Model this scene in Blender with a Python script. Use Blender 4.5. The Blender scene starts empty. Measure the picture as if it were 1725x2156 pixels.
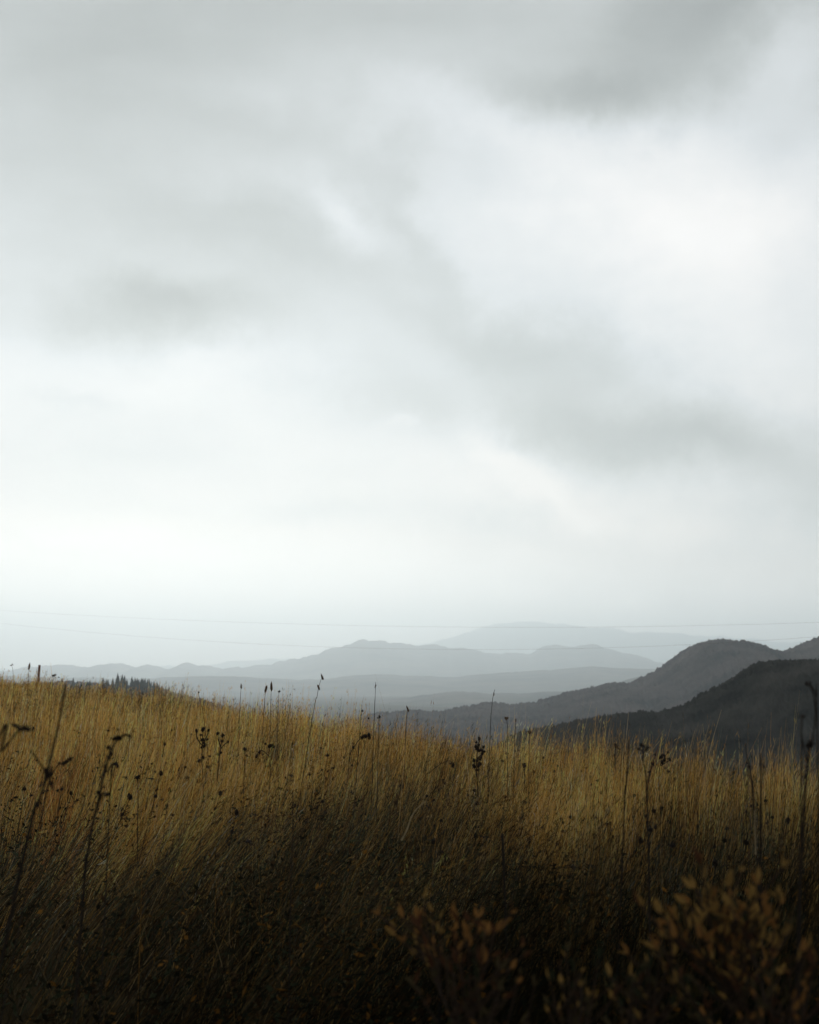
import bpy, bmesh, math, random
import numpy as np
from mathutils import Vector, Matrix

S = bpy.context.scene
COL = S.collection
R = math.radians
random.seed(7)
rng = np.random.default_rng(11)

# ------------------------------------------------------------------ camera
EYE = 1.6
FPX = 1406.0
CX, CY, HOR = 409.5, 512.0, 680.0
TILT = math.atan((HOR - CY) / FPX)
cd = bpy.data.cameras.new('camera')
cd.sensor_fit = 'VERTICAL'; cd.sensor_height = 24.0
cd.lens = FPX / 1024 * 24.0
cd.clip_start = 0.05; cd.clip_end = 120000
cd.dof.use_dof = True
cd.dof.focus_distance = 13.0
cd.dof.aperture_fstop = 2.8
cam = bpy.data.objects.new('camera', cd); COL.objects.link(cam)
cam.location = (0, 0, EYE)
cam.rotation_euler = (math.pi / 2 + TILT, 0, 0)
S.camera = cam

def ray(px, py):
    u = (px - CX) / FPX; v = (CY - py) / FPX
    c, s = math.cos(TILT), math.sin(TILT)
    return Vector((u, c - v * s, s + v * c))

def at(px, py, d):
    """world point at forward distance d that lies in direction (px, py)"""
    r = ray(px, py)
    return Vector((0, 0, EYE)) + r * (d / r.y)

# ------------------------------------------------------------------ sky
SKY_GAIN = .79
SUN_AZ, SUN_EL = R(-11), R(6.5)
w = bpy.data.worlds.new('World'); S.world = w; w.use_nodes = True
nt = w.node_tree; nt.nodes.clear()
N = nt.nodes.new; L = nt.links.new

def nmath(op, a, b=None, c=None, clamp=False):
    n = N('ShaderNodeMath'); n.operation = op; n.use_clamp = clamp
    for i, v in enumerate((a, b, c)):
        if v is None: continue
        if isinstance(v, (int, float)): n.inputs[i].default_value = v
        else: L(v, n.inputs[i])
    return n.outputs[0]

tc = N('ShaderNodeTexCoord')
sep = N('ShaderNodeSeparateXYZ'); L(tc.outputs['Generated'], sep.inputs[0])
az = nmath('ARCTAN2', sep.outputs[0], sep.outputs[1])
el = nmath('ARCSINE', sep.outputs[2])
comb = N('ShaderNodeCombineXYZ'); L(az, comb.inputs[0]); L(el, comb.inputs[1])
# soft warp of the coordinates so the cloud masses get ragged edges
wn = N('ShaderNodeTexNoise'); wn.inputs['Scale'].default_value = 9; wn.inputs['Detail'].default_value = 7
wn.inputs['Roughness'].default_value = 0.6
L(tc.outputs['Generated'], wn.inputs['Vector'])
vs = N('ShaderNodeVectorMath'); vs.operation = 'SUBTRACT'; L(wn.outputs['Color'], vs.inputs[0]); vs.inputs[1].default_value = (.5, .5, .5)
vm = N('ShaderNodeVectorMath'); vm.operation = 'MULTIPLY'; L(vs.outputs[0], vm.inputs[0]); vm.inputs[1].default_value = (.17, .10, 0)
va = N('ShaderNodeVectorMath'); va.operation = 'ADD'; L(comb.outputs[0], va.inputs[0]); L(vm.outputs[0], va.inputs[1])
P = va.outputs[0]
K = 819 / 1725.0
# cloud masses: centre and half size in the photograph, slope in degrees, brightness
BLOBS = [
 (300, 690, 270, 62, -4, -.17), (620, 560, 330, 75, -12, -.09), (870, 490, 150, 45, -48, -.08),
 (1130, 745, 260, 70, -14, -.17), (1420, 925, 270, 68, -8, -.27), (1690, 1090, 130, 90, 0, -.17),
 (1590, 60, 300, 130, 18, -.115), (1260, 235, 230, 55, -6, -.12), (160, 300, 420, 330, 0, -.085), (700, 60, 500, 110, 0, -.05),
 (860, 830, 260, 75, -20, -.10), (1020, 1150, 150, 38, -3, -.07), (1500, 1195, 280, 62, -4, -.09),
 (130, 885, 95, 22, -8, -.05), (400, 1190, 130, 10, 3, -.03), (650, 1100, 140, 24, 0, -.05),
 (560, 300, 330, 60, -8, -.03), (100, 1165, 160, 14, -4, -.03), (1250, 1250, 260, 22, -3, -.05),
 (1250, 390, 270, 110, -14, .12), (1540, 520, 210, 170, 0, .17), (1660, 190, 130, 60, 28, .12),
 (690, 465, 75, 48, -35, .10), (540, 765, 150, 34, 12, .07), (250, 860, 280, 60, 8, .02),
 (1110, 945, 110, 52, -38, .17), (848, 905, 28, 12, 10, .07), (930, 270, 200, 52, -10, .07),
 (1200, 1075, 150, 26, -14, .06), (350, 1000, 420, 120, 0, -.05), (1330, 1295, 330, 9, 0, .05),
 (1150, 1200, 50, 12, -10, .03), (400, 1330, 500, 60, 0, .03), (1560, 1330, 330, 60, 0, .16), (1250, 1170, 420, 60, 0, -.05),
]
val = None
for cx, cy, rx, ry, rot, amp in BLOBS:
    mp = N('ShaderNodeMapping'); mp.vector_type = 'TEXTURE'
    mp.inputs['Location'].default_value = ((cx * K - CX) / FPX, (HOR - cy * K) / FPX, 0)
    mp.inputs['Rotation'].default_value = (0, 0, R(rot))
    mp.inputs['Scale'].default_value = (rx * K / FPX, ry * K / FPX, 1)
    L(P, mp.inputs['Vector'])
    d = N('ShaderNodeVectorMath'); d.operation = 'DOT_PRODUCT'; L(mp.outputs[0], d.inputs[0]); L(mp.outputs[0], d.inputs[1])
    g = nmath('EXPONENT', nmath('MULTIPLY', d.outputs['Value'], -0.75))
    amp = amp * (1.95 if amp < 0 else 1.35)
    val = nmath('MULTIPLY', g, amp) if val is None else nmath('MULTIPLY_ADD', g, amp, val)
# general brightness by elevation
er = N('ShaderNodeValToRGB'); L(nmath('DIVIDE', el, 1.2, clamp=True), er.inputs[0])
e = er.color_ramp; e.elements[0].position = 0; e.elements[0].color = (1.6, 1.6, 1.6, 1)
e.elements[1].position = 1; e.elements[1].color = (.62,) * 3 + (1,)
for p_, v_ in ((.05, 1.45), (.10, .92), (.20, .80), (.28, .69), (.38, .57)):
    q = e.elements.new(p_); q.color = (v_, v_, v_, 1)
# cloud layer noise laid on a plane overhead, everywhere in the sky
zc = nmath('ADD', nmath('ABSOLUTE', sep.outputs[2]), 0.16)
cp = N('ShaderNodeCombineXYZ'); L(nmath('DIVIDE', sep.outputs[0], zc), cp.inputs[0]); L(nmath('DIVIDE', sep.outputs[1], zc), cp.inputs[1])
n1 = N('ShaderNodeTexNoise'); n1.inputs['Scale'].default_value = 1.5; n1.inputs['Detail'].default_value = 6; n1.inputs['Roughness'].default_value = .5
L(cp.outputs[0], n1.inputs['Vector'])
n2 = N('ShaderNodeTexNoise'); n2.inputs['Scale'].default_value = 6.5; n2.inputs['Detail'].default_value = 6; n2.inputs['Roughness'].default_value = .55
mpn = N('ShaderNodeMapping'); mpn.inputs['Scale'].default_value = (.7, 1, 1.7); L(tc.outputs['Generated'], mpn.inputs[0]); L(mpn.outputs[0], n2.inputs['Vector'])
cn = nmath('MULTIPLY', nmath('SUBTRACT', n1.outputs['Fac'], .5), .14)
cn = nmath('MULTIPLY_ADD', nmath('SUBTRACT', n2.outputs['Fac'], .5), .24, cn)
n3 = N('ShaderNodeTexNoise'); n3.inputs['Scale'].default_value = 17; n3.inputs['Detail'].default_value = 7; n3.inputs['Roughness'].default_value = .6; n3.inputs['Distortion'].default_value = .6
mp3 = N('ShaderNodeMapping'); mp3.inputs['Scale'].default_value = (.6, 1, 1.9); mp3.inputs['Rotation'].default_value = (0, R(-14), 0); L(tc.outputs['Generated'], mp3.inputs[0]); L(mp3.outputs[0], n3.inputs['Vector'])
cn = nmath('MULTIPLY_ADD', nmath('SUBTRACT', n3.outputs['Fac'], .5), .085, cn)
tot = nmath('ADD', nmath('ADD', val, er.outputs[0]), cn)
# the air low over the valley is a little warmer than the cloud above
warm = N('ShaderNodeMapRange'); warm.inputs['From Min'].default_value = 0; warm.inputs['From Max'].default_value = .22; warm.inputs['To Min'].default_value = 1; warm.inputs['To Max'].default_value = 0
L(el, warm.inputs['Value'])
tint = N('ShaderNodeValToRGB'); L(tot, tint.inputs[0])
t = tint.color_ramp; t.elements[0].position = .42; t.elements[0].color = (.95, 1.0, .985, 1)
t.elements[1].position = .97; t.elements[1].color = (1.03, 1.0, .985, 1)
q = t.elements.new(.72); q.color = (.955, .99, 1.02, 1)
wmx = N('ShaderNodeMixRGB'); wmx.blend_type = 'MULTIPLY'; L(warm.outputs[0], wmx.inputs[0]); L(tint.outputs[0], wmx.inputs[1]); wmx.inputs[2].default_value = (1.12, .985, .89, 1)
col = N('ShaderNodeVectorMath'); col.operation = 'SCALE'; L(wmx.outputs[0], col.inputs[0]); L(nmath('MULTIPLY', tot, SKY_GAIN), col.inputs[3])
bg1 = N('ShaderNodeBackground'); L(col.outputs[0], bg1.inputs['Color']); bg1.inputs['Strength'].default_value = 1.0
sky = N('ShaderNodeTexSky'); sky.sky_type = 'NISHITA'; sky.sun_disc = False
sky.sun_elevation = SUN_EL; sky.sun_rotation = SUN_AZ; sky.altitude = 600
bg2 = N('ShaderNodeBackground'); L(sky.outputs[0], bg2.inputs['Color']); bg2.inputs['Strength'].default_value = 0.05
mx = N('ShaderNodeMixShader'); mx.inputs[0].default_value = .96
L(bg2.outputs[0], mx.inputs[1]); L(bg1.outputs[0], mx.inputs[2])
wo = N('ShaderNodeOutputWorld'); L(mx.outputs[0], wo.inputs['Surface'])

# ------------------------------------------------------------------ sun behind the cloud
sl = bpy.data.lights.new('sun', 'SUN'); sl.energy = 1.5; sl.angle = R(14); sl.color = (1, .95, .88)
so = bpy.data.objects.new('sun', sl); COL.objects.link(so)
sd = Vector((math.sin(SUN_AZ) * math.cos(SUN_EL), math.cos(SUN_AZ) * math.cos(SUN_EL), math.sin(SUN_EL)))
so.rotation_euler = sd.to_track_quat('Z', 'Y').to_euler(); so.location = (0, 0, 60)

S.view_settings.view_transform = 'Standard'; S.view_settings.look = 'None'
S.view_settings.gamma = 1; S.view_settings.use_curve_mapping = False
S.view_settings.exposure = 0.45
S.cycles.max_bounces = 8; S.cycles.diffuse_bounces = 3; S.cycles.volume_bounces = 5
S.cycles.transmission_bounces = 3; S.cycles.transparent_max_bounces = 6
S.cycles.use_denoising = True

# ------------------------------------------------------------------ helpers
def tag(o, label=None, cat=None, group=None, kind=None):
    if label: o['label'] = label
    if cat: o['category'] = cat
    if group: o['group'] = group
    if kind: o['kind'] = kind
    return o

def link(name, me, mat, parent=None):
    o = bpy.data.objects.new(name, me); COL.objects.link(o)
    if mat is not None and not me.materials: me.materials.append(mat)
    if parent is not None: o.parent = parent
    return o

def np_mesh(name, V, F, cols=None, smooth=False):
    """V (n,3); F (m,3) or (m,4) ints; cols (n,3)"""
    me = bpy.data.meshes.new(name)
    V = np.ascontiguousarray(V, dtype=np.float32); F = np.ascontiguousarray(F, dtype=np.int32)
    m, k = F.shape
    me.vertices.add(len(V)); me.vertices.foreach_set('co', V.ravel())
    me.loops.add(m * k); me.loops.foreach_set('vertex_index', F.ravel())
    me.polygons.add(m)
    me.polygons.foreach_set('loop_start', np.arange(0, m * k, k, dtype=np.int32))
    me.polygons.foreach_set('loop_total', np.full(m, k, dtype=np.int32))
    if smooth: me.polygons.foreach_set('use_smooth', np.ones(m, dtype=bool))
    me.update(calc_edges=True)
    if cols is not None:
        a = me.color_attributes.new('tint', 'FLOAT_COLOR', 'POINT')
        c4 = np.ones((len(V), 4), dtype=np.float32); c4[:, :3] = cols
        a.data.foreach_set('color', c4.ravel())
    return me

def hash2(ix, iy, seed):
    h = (ix.astype(np.int64) * 374761393 + iy.astype(np.int64) * 668265263 + seed * 1442695041) & 0xffffffff
    h = ((h ^ (h >> 13)) * 1274126177) & 0xffffffff
    h = (h ^ (h >> 16)) & 0xffffff
    return h / float(0xffffff)

def vnoise(x, y, seed=0):
    x = np.asarray(x, float); y = np.asarray(y, float)
    ix = np.floor(x); iy = np.floor(y); fx = x - ix; fy = y - iy
    fx = fx * fx * (3 - 2 * fx); fy = fy * fy * (3 - 2 * fy)
    a = hash2(ix, iy, seed); b = hash2(ix + 1, iy, seed); c = hash2(ix, iy + 1, seed); d = hash2(ix + 1, iy + 1, seed)
    return (a * (1 - fx) + b * fx) * (1 - fy) + (c * (1 - fx) + d * fx) * fy

def fbm(x, y, seed=0, o=4):
    s = 0; a = .5; t = 0
    for i in range(o):
        s = s + a * vnoise(np.asarray(x) * 2 ** i + 17 * i, np.asarray(y) * 2 ** i - 9 * i, seed + i); t += a; a *= .5
    return s / t

def sstep(a, b, x):
    t = np.clip((np.asarray(x, float) - a) / (b - a), 0, 1)
    return t * t * (3 - 2 * t)

# ------------------------------------------------------------------ materials
def mat_plain(name, rgb, rough=.85, noise=0, scale=30, spec=.2):
    m = bpy.data.materials.new(name); m.use_nodes = True
    b = m.node_tree.nodes['Principled BSDF']; b.inputs['Roughness'].default_value = rough
    b.inputs['Specular IOR Level'].default_value = spec
    b.inputs['Base Color'].default_value = (*rgb, 1)
    if noise:
        n = m.node_tree.nodes.new('ShaderNodeTexNoise'); n.inputs['Scale'].default_value = scale; n.inputs['Detail'].default_value = 5
        tcn = m.node_tree.nodes.new('ShaderNodeTexCoord'); m.node_tree.links.new(tcn.outputs['Object'], n.inputs['Vector'])
        r = m.node_tree.nodes.new('ShaderNodeValToRGB'); m.node_tree.links.new(n.outputs['Fac'], r.inputs[0])
        r.color_ramp.elements[0].position = .3; r.color_ramp.elements[1].position = .7
        r.color_ramp.elements[0].color = (*[c * (1 - noise) for c in rgb], 1)
        r.color_ramp.elements[1].color = (*[c * (1 + noise) for c in rgb], 1)
        m.node_tree.links.new(r.outputs[0], b.inputs['Base Color'])
    return m

def mat_leafy(name, translucent=.35, rgb=None, objrand=0):
    """thin vegetation: diffuse and translucent, colour from the tint attribute (each blade's own) or a fixed one"""
    m = bpy.data.materials.new(name); m.use_nodes = True
    t = m.node_tree; t.nodes.clear()
    out = t.nodes.new('ShaderNodeOutputMaterial')
    d = t.nodes.new('ShaderNodeBsdfDiffuse'); tr = t.nodes.new('ShaderNodeBsdfTranslucent')
    mx = t.nodes.new('ShaderNodeMixShader'); mx.inputs[0].default_value = translucent
    if rgb is None:
        a = t.nodes.new('ShaderNodeAttribute'); a.attribute_name = 'tint'; src = a.outputs['Color']
    else:
        n = t.nodes.new('ShaderNodeTexNoise'); n.inputs['Scale'].default_value = 60; n.inputs['Detail'].default_value = 4
        g = t.nodes.new('ShaderNodeTexCoord'); t.links.new(g.outputs['Object'], n.inputs['Vector'])
        r = t.nodes.new('ShaderNodeValToRGB'); t.links.new(n.outputs['Fac'], r.inputs[0])
        r.color_ramp.elements[0].position = .3; r.color_ramp.elements[1].position = .7
        r.color_ramp.elements[0].color = (*[c * .55 for c in rgb], 1); r.color_ramp.elements[1].color = (*[c * 1.35 for c in rgb], 1)
        src = r.outputs[0]
    t.links.new(src, d.inputs[0]); t.links.new(src, tr.inputs[0])
    t.links.new(d.outputs[0], mx.inputs[1]); t.links.new(tr.outputs[0], mx.inputs[2]); t.links.new(mx.outputs[0], out.inputs[0])
    return m

def mat_hill(name, rgb, rgb2, scale):
    m = bpy.data.materials.new(name); m.use_nodes = True
    t = m.node_tree; b = t.nodes['Principled BSDF']; b.inputs['Roughness'].default_value = 1; b.inputs['Specular IOR Level'].default_value = 0
    g = t.nodes.new('ShaderNodeNewGeometry')
    n = t.nodes.new('ShaderNodeTexNoise'); n.inputs['Scale'].default_value = scale; n.inputs['Detail'].default_value = 8; n.inputs['Roughness'].default_value = .65
    t.links.new(g.outputs['Position'], n.inputs['Vector'])
    r = t.nodes.new('ShaderNodeValToRGB'); t.links.new(n.outputs['Fac'], r.inputs[0])
    r.color_ramp.elements[0].position = .35; r.color_ramp.elements[1].position = .68
    r.color_ramp.elements[0].color = (*rgb, 1); r.color_ramp.elements[1].color = (*rgb2, 1)
    t.links.new(r.outputs[0], b.inputs['Base Color'])
    return m

M_grass = mat_leafy('dry_grass_blades', .32)
M_soil = mat_plain('thatch_soil', (.022, .017, .011), .95, .5, 3, .05)
M_dead = mat_plain('dead_stem', (.026, .019, .013), .8, .4, 60)
M_head = mat_plain('dry_seed_head', (.020, .014, .010), .9, .5, 120)
M_spike = mat_plain('brown_seed_spike', (.09, .052, .025), .9, .4, 120)
M_straw = mat_plain('pale_straw', (.42, .32, .17), .7, .25, 80)
M_rust = mat_plain('rusty_stem', (.10, .035, .015), .85, .4, 60)
M_post = mat_plain('weathered_post', (.13, .065, .045), .9, .45, 14)
M_cable = mat_plain('cable_sheath', (.10, .075, .05), .6)
M_twig = mat_plain('brown_twig', (.060, .038, .024), .85, .4, 60)
M_bark = mat_plain('dark_bark', (.010, .008, .007), .95, .5, 40)

# ------------------------------------------------------------------ the lie of the land
HG = .73   # height of the sward
TPX = np.array([-900, -300, 0, 70, 150, 237, 332, 427, 522, 617, 712, 819, 1100, 1700], float)
TPY = np.array([660, 668, 676, 683, 689, 704, 716, 731, 742, 752, 761, 768, 780, 794], float)
TD = np.array([80, 72, 62, 55, 44, 34, 27, 22, 19, 17, 15.5, 14, 12, 11], float)
TU = (TPX - CX) / FPX
TG = EYE - (TPY - HOR) / FPX * TD - HG - .05
VALLEY = -110.0

def ground(x, y):
    x = np.asarray(x, float); y = np.asarray(y, float)
    u = np.clip(x / np.maximum(y, 3.0), -1.0, .92)
    D = np.interp(u, TU, TD); G = np.interp(u, TU, TG)
    t = np.clip(y / D, 0, 1)
    z = G * (t ** 1.25)
    m = np.where(y > D * .98, (G - EYE) / D, 0)
    s = np.maximum(y - D, 0)
    k = .0075
    cap = 22.0
    fall = np.where(s < cap, k * s * s, k * cap * cap + 2 * k * cap * (s - cap))
    z = z + np.where(s > 0, np.minimum(m, 0) * s - fall, 0)
    z = np.where(z > -80, z, -80 + (VALLEY + 80) * (1 - np.exp(-( -80 - np.minimum(z, -80)) / 30.0)))
    z = z + .07 * (fbm(x * .5, y * .5, 3, 3) - .5) * sstep(0, 2, np.abs(y) + np.abs(x))
    return z

def gz(x, y):
    return float(ground(np.array([x]), np.array([y]))[0])

# one sheet: fine near the camera, coarse far away
ys = np.concatenate([np.array([-40000, -12000, -3000, -800, -200, -60, -20, -8, -4]), np.linspace(-2, 30, 150), np.linspace(30.6, 110, 120), np.geomspace(113, 40000, 90)])
ui = np.linspace(-1.2, 1.2, 260); q_ = np.linspace(0, 1, 14)[1:]
rows = []
for yy in ys:
    h_ = 1.2 * (abs(yy) + 4)
    h_ = min(h_, 39000.0)
    side = h_ * (40000.0 / h_) ** q_
    rows.append(np.concatenate([-side[::-1], ui / 1.2 * h_, side]))
XX = np.array(rows); YY = np.repeat(ys[:, None], XX.shape[1], 1)
ZZ = np.where(YY < 0, 0.0, ground(XX, np.maximum(YY, 0)))
nr, nc = XX.shape
idx = np.arange(nr * nc).reshape(nr, nc)
F = np.stack([idx[:-1, :-1], idx[:-1, 1:], idx[1:, 1:], idx[1:, :-1]], -1).reshape(-1, 4)
gm = np_mesh('ground', np.stack([XX, YY, ZZ], -1).reshape(-1, 3), F, smooth=True)
M_gr = bpy.data.materials.new('field_and_valley'); M_gr.use_nodes = True
t_ = M_gr.node_tree; b_ = t_.nodes['Principled BSDF']; b_.inputs['Roughness'].default_value = 1; b_.inputs['Specular IOR Level'].default_value = 0
g_ = t_.nodes.new('ShaderNodeNewGeometry'); n_ = t_.nodes.new('ShaderNodeTexNoise'); n_.inputs['Scale'].default_value = 1.6; n_.inputs['Detail'].default_value = 8
t_.links.new(g_.outputs['Position'], n_.inputs['Vector'])
r_ = t_.nodes.new('ShaderNodeValToRGB'); t_.links.new(n_.outputs['Fac'], r_.inputs[0])
r_.color_ramp.elements[0].position = .3; r_.color_ramp.elements[0].color = (.012, .010, .007, 1)
r_.color_ramp.elements[1].position = .75; r_.color_ramp.elements[1].color = (.055, .040, .020, 1)
t_.links.new(r_.outputs[0], b_.inputs['Base Color'])
tag(link('ground', gm, M_gr), kind='structure')

# ------------------------------------------------------------------ hills and mountains
def hill(name, pts, d, depth, mat, foot, nx=420, ny=110, bump=.0022, spur=.12, seed=1, back=.8, rough=.0012):
    """pts: skyline seen in the photograph (display pixels); built at its real distance with front and back slopes"""
    px = np.array([p[0] * K for p in pts]); py = np.array([p[1] * K for p in pts])
    uu = (px - CX) / FPX
    zr = EYE + (HOR - py) / FPX * d
    u0, u1 = uu.min(), uu.max()
    xs = np.linspace(u0, u1, nx) * d
    tt = np.concatenate([np.linspace(-1, -.12, int(ny * .6)), np.linspace(-.10, .12, int(ny * .2)), np.linspace(.16, 1, int(ny * .2))])
    X, T = np.meshgrid(xs, tt)
    H = np.interp(X / d, uu, zr)
    # soften the traced corners, add the small unevenness of a wooded skyline
    H = (H + np.interp(X / d + .0016, uu, zr) + np.interp(X / d - .0016, uu, zr)) / 3
    H = H + d * rough * 2 * (fbm(X / d * 70, X * 0, seed, 5) - .5)
    Y = d + np.where(T < 0, T * depth, T * depth * back)
    sp = fbm(X / d * 14 + T * 1.2, T * 2.2, seed + 5, 4) - .5
    prof = np.where(T < 0, 1 - np.abs(T) ** 1.35, 1 - T ** 1.6)
    Z = foot + (H - foot) * np.clip(prof + spur * sp * 2.4 * np.minimum(np.abs(T) * 4, 1) * (1 - np.abs(T)), 0, 1.0)
    b = hash2(np.round(X / d * 1500), np.round(Y / d * 420), seed + 9)
    b2 = vnoise(X / d * 520, Y / d * 260, seed + 2)
    Z = Z + d * bump * (.55 * b + .9 * b2 - .7)
    # perspective: points in front of the crest keep their bearing
    X = X * (Y / d) ** .5
    nr, nc = X.shape
    idx = np.arange(nr * nc).reshape(nr, nc)
    F = np.stack([idx[:-1, :-1], idx[:-1, 1:], idx[1:, 1:], idx[1:, :-1]], -1).reshape(-1, 4)
    me = np_mesh(name, np.stack([X, Y, Z], -1).reshape(-1, 3), F)
    return tag(link(name, me, mat), kind='structure')

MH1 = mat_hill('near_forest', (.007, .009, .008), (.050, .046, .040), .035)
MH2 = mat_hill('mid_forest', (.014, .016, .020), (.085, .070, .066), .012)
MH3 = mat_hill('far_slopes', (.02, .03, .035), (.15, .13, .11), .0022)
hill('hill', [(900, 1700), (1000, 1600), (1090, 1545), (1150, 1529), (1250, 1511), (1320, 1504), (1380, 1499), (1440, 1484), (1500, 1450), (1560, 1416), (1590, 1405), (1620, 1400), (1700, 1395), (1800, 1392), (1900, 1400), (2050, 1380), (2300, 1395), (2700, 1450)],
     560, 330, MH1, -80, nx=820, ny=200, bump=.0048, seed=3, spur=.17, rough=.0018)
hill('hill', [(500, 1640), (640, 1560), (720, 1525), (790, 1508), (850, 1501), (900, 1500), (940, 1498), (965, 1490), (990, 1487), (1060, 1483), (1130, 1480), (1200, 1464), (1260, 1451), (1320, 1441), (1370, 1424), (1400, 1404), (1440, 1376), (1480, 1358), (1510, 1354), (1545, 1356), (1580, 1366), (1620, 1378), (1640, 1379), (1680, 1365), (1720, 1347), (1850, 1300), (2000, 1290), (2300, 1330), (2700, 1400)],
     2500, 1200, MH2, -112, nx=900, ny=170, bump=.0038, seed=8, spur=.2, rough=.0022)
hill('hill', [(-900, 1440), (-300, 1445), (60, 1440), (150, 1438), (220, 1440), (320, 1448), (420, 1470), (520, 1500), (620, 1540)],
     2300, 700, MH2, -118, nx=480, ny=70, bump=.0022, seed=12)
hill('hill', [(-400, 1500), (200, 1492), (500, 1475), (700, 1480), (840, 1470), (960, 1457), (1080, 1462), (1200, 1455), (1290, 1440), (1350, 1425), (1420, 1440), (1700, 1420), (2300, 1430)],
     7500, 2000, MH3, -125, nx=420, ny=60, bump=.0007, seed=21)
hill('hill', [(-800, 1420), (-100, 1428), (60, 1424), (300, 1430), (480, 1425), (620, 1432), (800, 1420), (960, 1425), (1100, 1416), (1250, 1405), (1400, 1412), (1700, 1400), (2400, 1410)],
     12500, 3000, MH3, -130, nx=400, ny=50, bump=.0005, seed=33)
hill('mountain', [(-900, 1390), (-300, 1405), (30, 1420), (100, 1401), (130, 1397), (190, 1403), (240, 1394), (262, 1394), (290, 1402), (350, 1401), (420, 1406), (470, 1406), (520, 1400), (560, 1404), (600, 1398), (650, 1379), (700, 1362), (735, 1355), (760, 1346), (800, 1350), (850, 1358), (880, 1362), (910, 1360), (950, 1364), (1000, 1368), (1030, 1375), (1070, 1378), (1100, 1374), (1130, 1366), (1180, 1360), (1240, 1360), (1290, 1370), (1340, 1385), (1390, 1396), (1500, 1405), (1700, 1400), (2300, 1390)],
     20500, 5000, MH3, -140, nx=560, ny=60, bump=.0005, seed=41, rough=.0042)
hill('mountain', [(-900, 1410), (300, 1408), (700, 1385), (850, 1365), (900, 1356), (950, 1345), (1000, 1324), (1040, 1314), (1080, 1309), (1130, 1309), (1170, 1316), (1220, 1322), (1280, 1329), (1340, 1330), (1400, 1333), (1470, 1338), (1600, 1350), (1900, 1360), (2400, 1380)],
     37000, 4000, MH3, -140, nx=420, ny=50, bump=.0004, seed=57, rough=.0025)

# ------------------------------------------------------------------ haze: the air of the valley
def box_mesh(name, x0, x1, y0, y1, z0, z1):
    v = [(x, y, z) for x in (x0, x1) for y in (y0, y1) for z in (z0, z1)]
    f = [(0, 1, 3, 2), (4, 6, 7, 5), (0, 4, 5, 1), (2, 3, 7, 6), (0, 2, 6, 4), (1, 5, 7, 3)]
    me = bpy.data.meshes.new(name); me.from_pydata(v, [], f); me.update(); return me
HAZE = 8.6e-5
M_haze = bpy.data.materials.new('valley_haze'); M_haze.use_nodes = True
t_ = M_haze.node_tree; t_.nodes.clear(); o_ = t_.nodes.new('ShaderNodeOutputMaterial')
v_ = t_.nodes.new('ShaderNodeVolumePrincipled'); v_.inputs['Density'].default_value = HAZE
v_.inputs['Color'].default_value = (.865, .96, 1, 1); v_.inputs['Anisotropy'].default_value = 0.56
t_.links.new(v_.outputs[0], o_.inputs['Volume'])
hz = link('haze', box_mesh('haze', -4.3e4, 4.3e4, -4.3e4, 4.3e4, -146, 1680), M_haze)
tag(hz, 'pale blue haze filling the valley air', kind='stuff')

# ------------------------------------------------------------------ the sward
def lean_field(x, y):
    """how far (radians) and which way the grass is blown: strongest on the near left"""
    base = .24 + .80 * sstep(.16, -.16, x / np.maximum(y, 1)) * sstep(19, 8, y) + .28 * sstep(14, 5, y)
    n = fbm(x * .9, y * .9, 31, 3) - .5
    return base + n * .9, n

def blades(x, y, h, width, lean, dirang, nseg, cols, droop=.5):
    """ribbons, all at once; returns verts, quads, colours"""
    n = len(x); z = ground(x, y) - .01
    k = nseg + 1
    s = np.linspace(0, 1, k)[None, :]
    a = lean[:, None] * (.45 + droop * s)
    ds = h[:, None] / nseg
    dx = np.sin(a) * ds; dz = np.cos(a) * ds
    off = np.concatenate([np.zeros((n, 1)), np.cumsum(dx[:, :-1], 1)], 1)
    hz_ = np.concatenate([np.zeros((n, 1)), np.cumsum(dz[:, :-1], 1)], 1)
    cxs = x[:, None] + off * np.cos(dirang)[:, None]
    cys = y[:, None] + off * np.sin(dirang)[:, None]
    czs = z[:, None] + hz_
    yaw = rng.uniform(-.9, .9, n)
    wv = width[:, None] * (1 - .82 * s ** 1.6) * .5
    wx = np.cos(yaw)[:, None] * wv; wy = np.sin(yaw)[:, None] * wv
    A = np.stack([cxs - wx, cys - wy, czs], -1); B = np.stack([cxs + wx, cys + wy, czs], -1)
    V = np.stack([A, B], 2).reshape(-1, 3)
    base = (np.arange(n) * k * 2)[:, None]
    j = np.arange(nseg)[None, :] * 2
    b = base + j
    Fq = np.stack([b, b + 1, b + 3, b + 2], -1).reshape(-1, 4)
    C = np.repeat(cols, k * 2, axis=0)
    tip = np.stack([cxs[:, -1], cys[:, -1], czs[:, -1]], -1)
    return V, Fq, C, tip

GOLD = np.array([.66, .385, .105]); AMBER = np.array([.60, .29, .065]); STRAW = np.array([.70, .50, .24])
OLIVE = np.array([.085, .098, .055]); BROWN = np.array([.105, .064, .032]); DARK = np.array([.020, .020, .013])
GREY = np.array([.12, .12, .10])

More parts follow.
